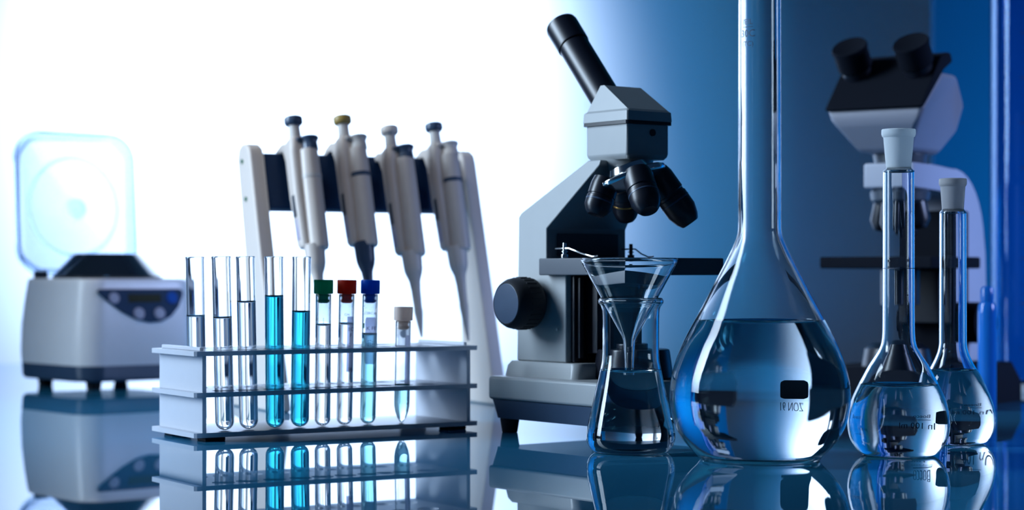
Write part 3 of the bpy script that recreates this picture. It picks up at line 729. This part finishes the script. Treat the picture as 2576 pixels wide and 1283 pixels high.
# half-moon control panel on the front (local -Y)
yf = -(bd + 0.008) / 2
def front_y(z):
    sc = 1.02 + (z - 0.075) / (0.105 - 0.075) * (0.985 - 1.02) if z < 0.105 else 0.985 + (z - 0.105) / 0.019 * (0.955 - 0.985)
    return yf * sc
def plate(bm, pts, thick, off=0.0006):
    A = [bm.verts.new((x, front_y(z) - off, z)) for x, z in pts]; B = [bm.verts.new((x, front_y(z) - off - thick, z)) for x, z in pts]
    n = len(pts); bm.faces.new(A); bm.faces.new(B[::-1])
    for i in range(n): bm.faces.new((A[i], B[i], B[(i + 1) % n], A[(i + 1) % n]))
pc = 0.000
pts = [(-0.062, 0.1165), (-0.058, 0.1195), (0.050, 0.1195), (0.054, 0.1165), (0.053, 0.110), (0.047, 0.098), (0.036, 0.0865), (0.022, 0.0800), (0.006, 0.0790), (-0.012, 0.0830), (-0.030, 0.0920), (-0.046, 0.1030), (-0.057, 0.1120)]
bm = bmesh.new(); plate(bm, pts, 0.0012); cp = obj('control_panel', bm, 'panel_slate', cz, 30)
bm = bmesh.new(); plate(bm, [(-0.021, 0.1035), (0.023, 0.1035), (0.023, 0.1135), (-0.021, 0.1135)], 0.0006, 0.0022); obj('display', bm, 'lcd', cp, 30)
for bx, bz, mm, rr in ((-0.040, 0.1085, 'button_grey', 0.0068), (-0.008, 0.0900, 'button_grey', 0.0072), (0.020, 0.0900, 'button_grey', 0.0072), (0.038, 0.1085, 'button_blue', 0.0072)):
    bm = bmesh.new(); cyl(bm, (bx, front_y(bz) - 0.0006, bz), (bx, front_y(bz) - 0.0034, bz + 0.0006), rr, n=32, bev=0.0005); obj('button', bm, mm, cp, 35, 'blue button' if mm == 'button_blue' else None)

# ------------------------------------------------------------------ pipette stand
PA = math.radians(28.4); PO = (-0.269, 2.03); pc_, ps_ = math.cos(PA), math.sin(PA); LEAN = math.radians(16)
st = thing('pipette_stand', 'grey pipette stand with slanted end legs joined by a broad navy bar', 'pipette stand', (PO[0], PO[1], 0), (0, 0, PA))
def yfr(z): return -0.0766 + math.tan(LEAN) * z
leg = [(yfr(0), 0), (yfr(0.258), 0.258), (yfr(0.258) + 0.004, 0.2665), (yfr(0.258) + 0.013, 0.2712), (yfr(0.258) + 0.026, 0.2712), (yfr(0.258) + 0.034, 0.2660), (yfr(0.258) + 0.037, 0.2560), (0.005, 0.130), (0.000, 0.040), (0.010, 0.016), (0.055, 0.010), (0.060, 0.0)]
for x0, nm in ((0.0, 'stand_leg'), (0.2440, 'stand_leg')):
    bm = bmesh.new(); extrude(bm, leg, x0, x0 + 0.0165, 'x', 0.003, 3); lg = obj(nm, bm, 'cream_plastic', st, 35)
    if x0 == 0.0:
        for zz in (0.253, 0.214):
            bm = bmesh.new(); cyl(bm, (-0.0010, yfr(zz) + 0.022, zz), (0.0005, yfr(zz) + 0.022, zz), 0.0024, n=20); obj('bolt', bm, 'cap_green', lg)
nrm = Vector((0, math.cos(LEAN), -math.sin(LEAN))); upv = Vector((0, math.sin(LEAN), math.cos(LEAN)))
bm = bmesh.new(); box(bm, 0.0165, 0.2440, 0.006, 0.020, 0.0, 0.0605, 0.003, 3, Matrix.Translation((0, yfr(0.206), 0.206)) @ Matrix.Rotation(-LEAN, 4, 'X')); obj('cross_bar', bm, 'navy_plastic', st)

def pipette(idx, px, py, L, but, ej, low, band, label):
    y = 0.0
    ztop = 0.29
    for _ in range(4):
        y = yfr(ztop) - 0.020; u = (px - CX) / F
        s = (PO[1] * u + pc_ * y * u - PO[0] + ps_ * y) / (pc_ - ps_ * u); Dp = PO[1] + ps_ * s + pc_ * y; ztop = Z(py, Dp)
    top = Vector((PO[0] + pc_ * s - ps_ * y, Dp, ztop))
    axis = Vector((-ps_ * math.sin(LEAN), pc_ * math.sin(LEAN), math.cos(LEAN)))
    base = top - axis * L
    th = thing('micropipette', label, 'pipette', base, Euler((-LEAN, 0, 0)).to_matrix().to_4x4().to_euler(), 'pipettes on the stand')
    th.rotation_euler = (Matrix.Rotation(PA, 3, 'Z') @ Matrix.Rotation(-LEAN, 3, 'X')).to_euler()
    h = lambda a: L - a
    # plunger
    bm = bmesh.new(); lathe(bm, [(0, h(0.004)), (0.0066, h(0.0055)), (0.0060, h(0.012)), (0.0066, h(0.026)), (0.0066, h(0.034)), (0, h(0.034))], 32); pl = obj('plunger', bm, 'grey_plastic', th)
    bm = bmesh.new(); lathe(bm, [(0, h(0.0)), (0.0088, h(0.0003)), (0.0098, h(0.0015)), (0.0098, h(0.0064)), (0.0088, h(0.0084)), (0.0066, h(0.0098)), (0, h(0.0098))], 40); obj('plunger_button', bm, but, pl, 45)
    # handle body behind
    bm = bmesh.new()
    def hs(x0, x1, y0, y1, a, r): return [((x0 + x1) / 2 + x, (y0 + y1) / 2 + yy, h(a)) for x, yy in rrect(x1 - x0, y1 - y0, r, 5)]
    loft(bm, [hs(-0.0060, 0.0100, -0.006, 0.010, 0.0225, 0.005), hs(-0.0085, 0.0120, -0.008, 0.0125, 0.026, 0.006), hs(-0.0100, 0.0130, -0.009, 0.013, 0.040, 0.006), hs(-0.0100, 0.0130, -0.009, 0.012, 0.085, 0.006), hs(-0.0085, 0.0130, -0.009, 0.010, 0.136, 0.006), hs(-0.0070, 0.0125, -0.009, 0.008, 0.140, 0.006)])
    obj('handle', bm, 'beige_plastic', th, 45)
    # finger hook that hangs over the bar
    bm = bmesh.new()
    extrude(bm, [(0.008, h(0.026)), (0.008, h(0.050)), (0.0125, h(0.046)), (0.018, h(0.032)), (0.030, h(0.0305)), (0.0400, h(0.036)), (0.0425, h(0.046)), (0.0455, h(0.046)), (0.0445, h(0.031)), (0.034, h(0.0245)), (0.020, h(0.0225))], -0.0085, 0.0075, 'x', 0.0015, 2)
    obj('finger_hook', bm, 'beige_plastic', th, 45)
    # barrel in front
    cxb, cyb = 0.0105, -0.0085
    bm = bmesh.new(); lathe(bm, [(0, h(0.038)), (0.0090, h(0.038)), (0.0098, h(0.0395)), (0.0104, h(0.060)), (0.0106, h(0.140)), (0.0096, h(0.1435)), (0, h(0.1435))], 48, None, (cxb - 0.001, cyb + 0.001, 0)); br = obj('barrel', bm, 'beige_plastic', th, 45)
    if band:
        hb = 0.065; bm = bmesh.new(); lathe(bm, [(0.0098, h(hb)), (0.0109, h(hb)), (0.0109, h(hb + 0.0042)), (0.0098, h(hb + 0.0042)), (0.0098, h(hb))], 48, None, (cxb - 0.001, cyb + 0.001, 0)); obj('band', bm, band, br, 30)
    bm = bmesh.new(); lathe(bm, [(0, h(0.024)), (0.0093, h(0.0242)), (0.0101, h(0.0256)), (0.0095, h(0.0275)), (0.0080, h(0.0300)), (0.0084, h(0.034)), (0.0087, h(0.0385)), (0, h(0.0385))], 40, None, (cxb + 0.001, cyb, 0))
    box(bm, -0.003, 0.0095, cyb - 0.0035, cyb + 0.004, h(0.0285), h(0.0255), 0.0008)
    obj('ejector', bm, ej, th, 45)
    # nose, shaft, tip
    cxn, cyn = 0.0055, -0.005
    bm = bmesh.new(); lathe(bm, [(0, h(0.139)), (0.0110, h(0.139)), (0.0106, h(0.146)), (0.0100, h(0.158)), (0.0088, h(0.163)), (0.0062, h(0.170)), (0.0052, h(0.180)), (0.0042, h(0.2050)), (0, h(0.2050))], 40, None, (cxn, cyn, 0)); ns = obj('nose_cone', bm, low, th, 45)
    bm = bmesh.new(); lathe(bm, [(0, h(0.200)), (0.0047, h(0.200)), (0.0048, h(0.203)), (0.0030, L - 0.203 - (L - 0.203) * 0.55), (0.0012, 0.0), (0, 0.0)], 32, None, (cxn, cyn, 0)); obj('pipette_tip', bm, low if low != 'slate_plastic' else 'beige_plastic', th, 45)
    # label window on the left flank
    bm = bmesh.new(); box(bm, -0.0103, -0.0097, -0.004, 0.002, h(0.108), h(0.085), 0.0001); obj('label_window', bm, 'dark_grey', th)
    bm = bmesh.new(); box(bm, -0.0098, -0.0090, -0.0045, 0.003, h(0.132), h(0.110), 0.0001); obj('paper_label', bm, 'paper', th)
pipette(0, 737, 295, 0.236, 'slate_plastic', 'slate_plastic', 'beige_plastic', 'grey_plastic', 'grey micropipette with slate blue buttons, hanging leftmost on the stand')
pipette(1, 860, 293, 0.236, 'mustard', 'grey_plastic', 'slate_plastic', 'slate_plastic', 'grey micropipette with a mustard yellow plunger button and dark slate nose')
pipette(2, 978, 319, 0.230, 'cream_plastic', 'slate_plastic', 'cream_plastic', None, 'grey micropipette with a cream plunger button above a slate ejector')
pipette(3, 1090, 311, 0.240, 'slate_plastic', 'cream_plastic', 'cream_plastic', 'slate_plastic', 'grey micropipette hanging rightmost, dark plunger button and cream ejector')
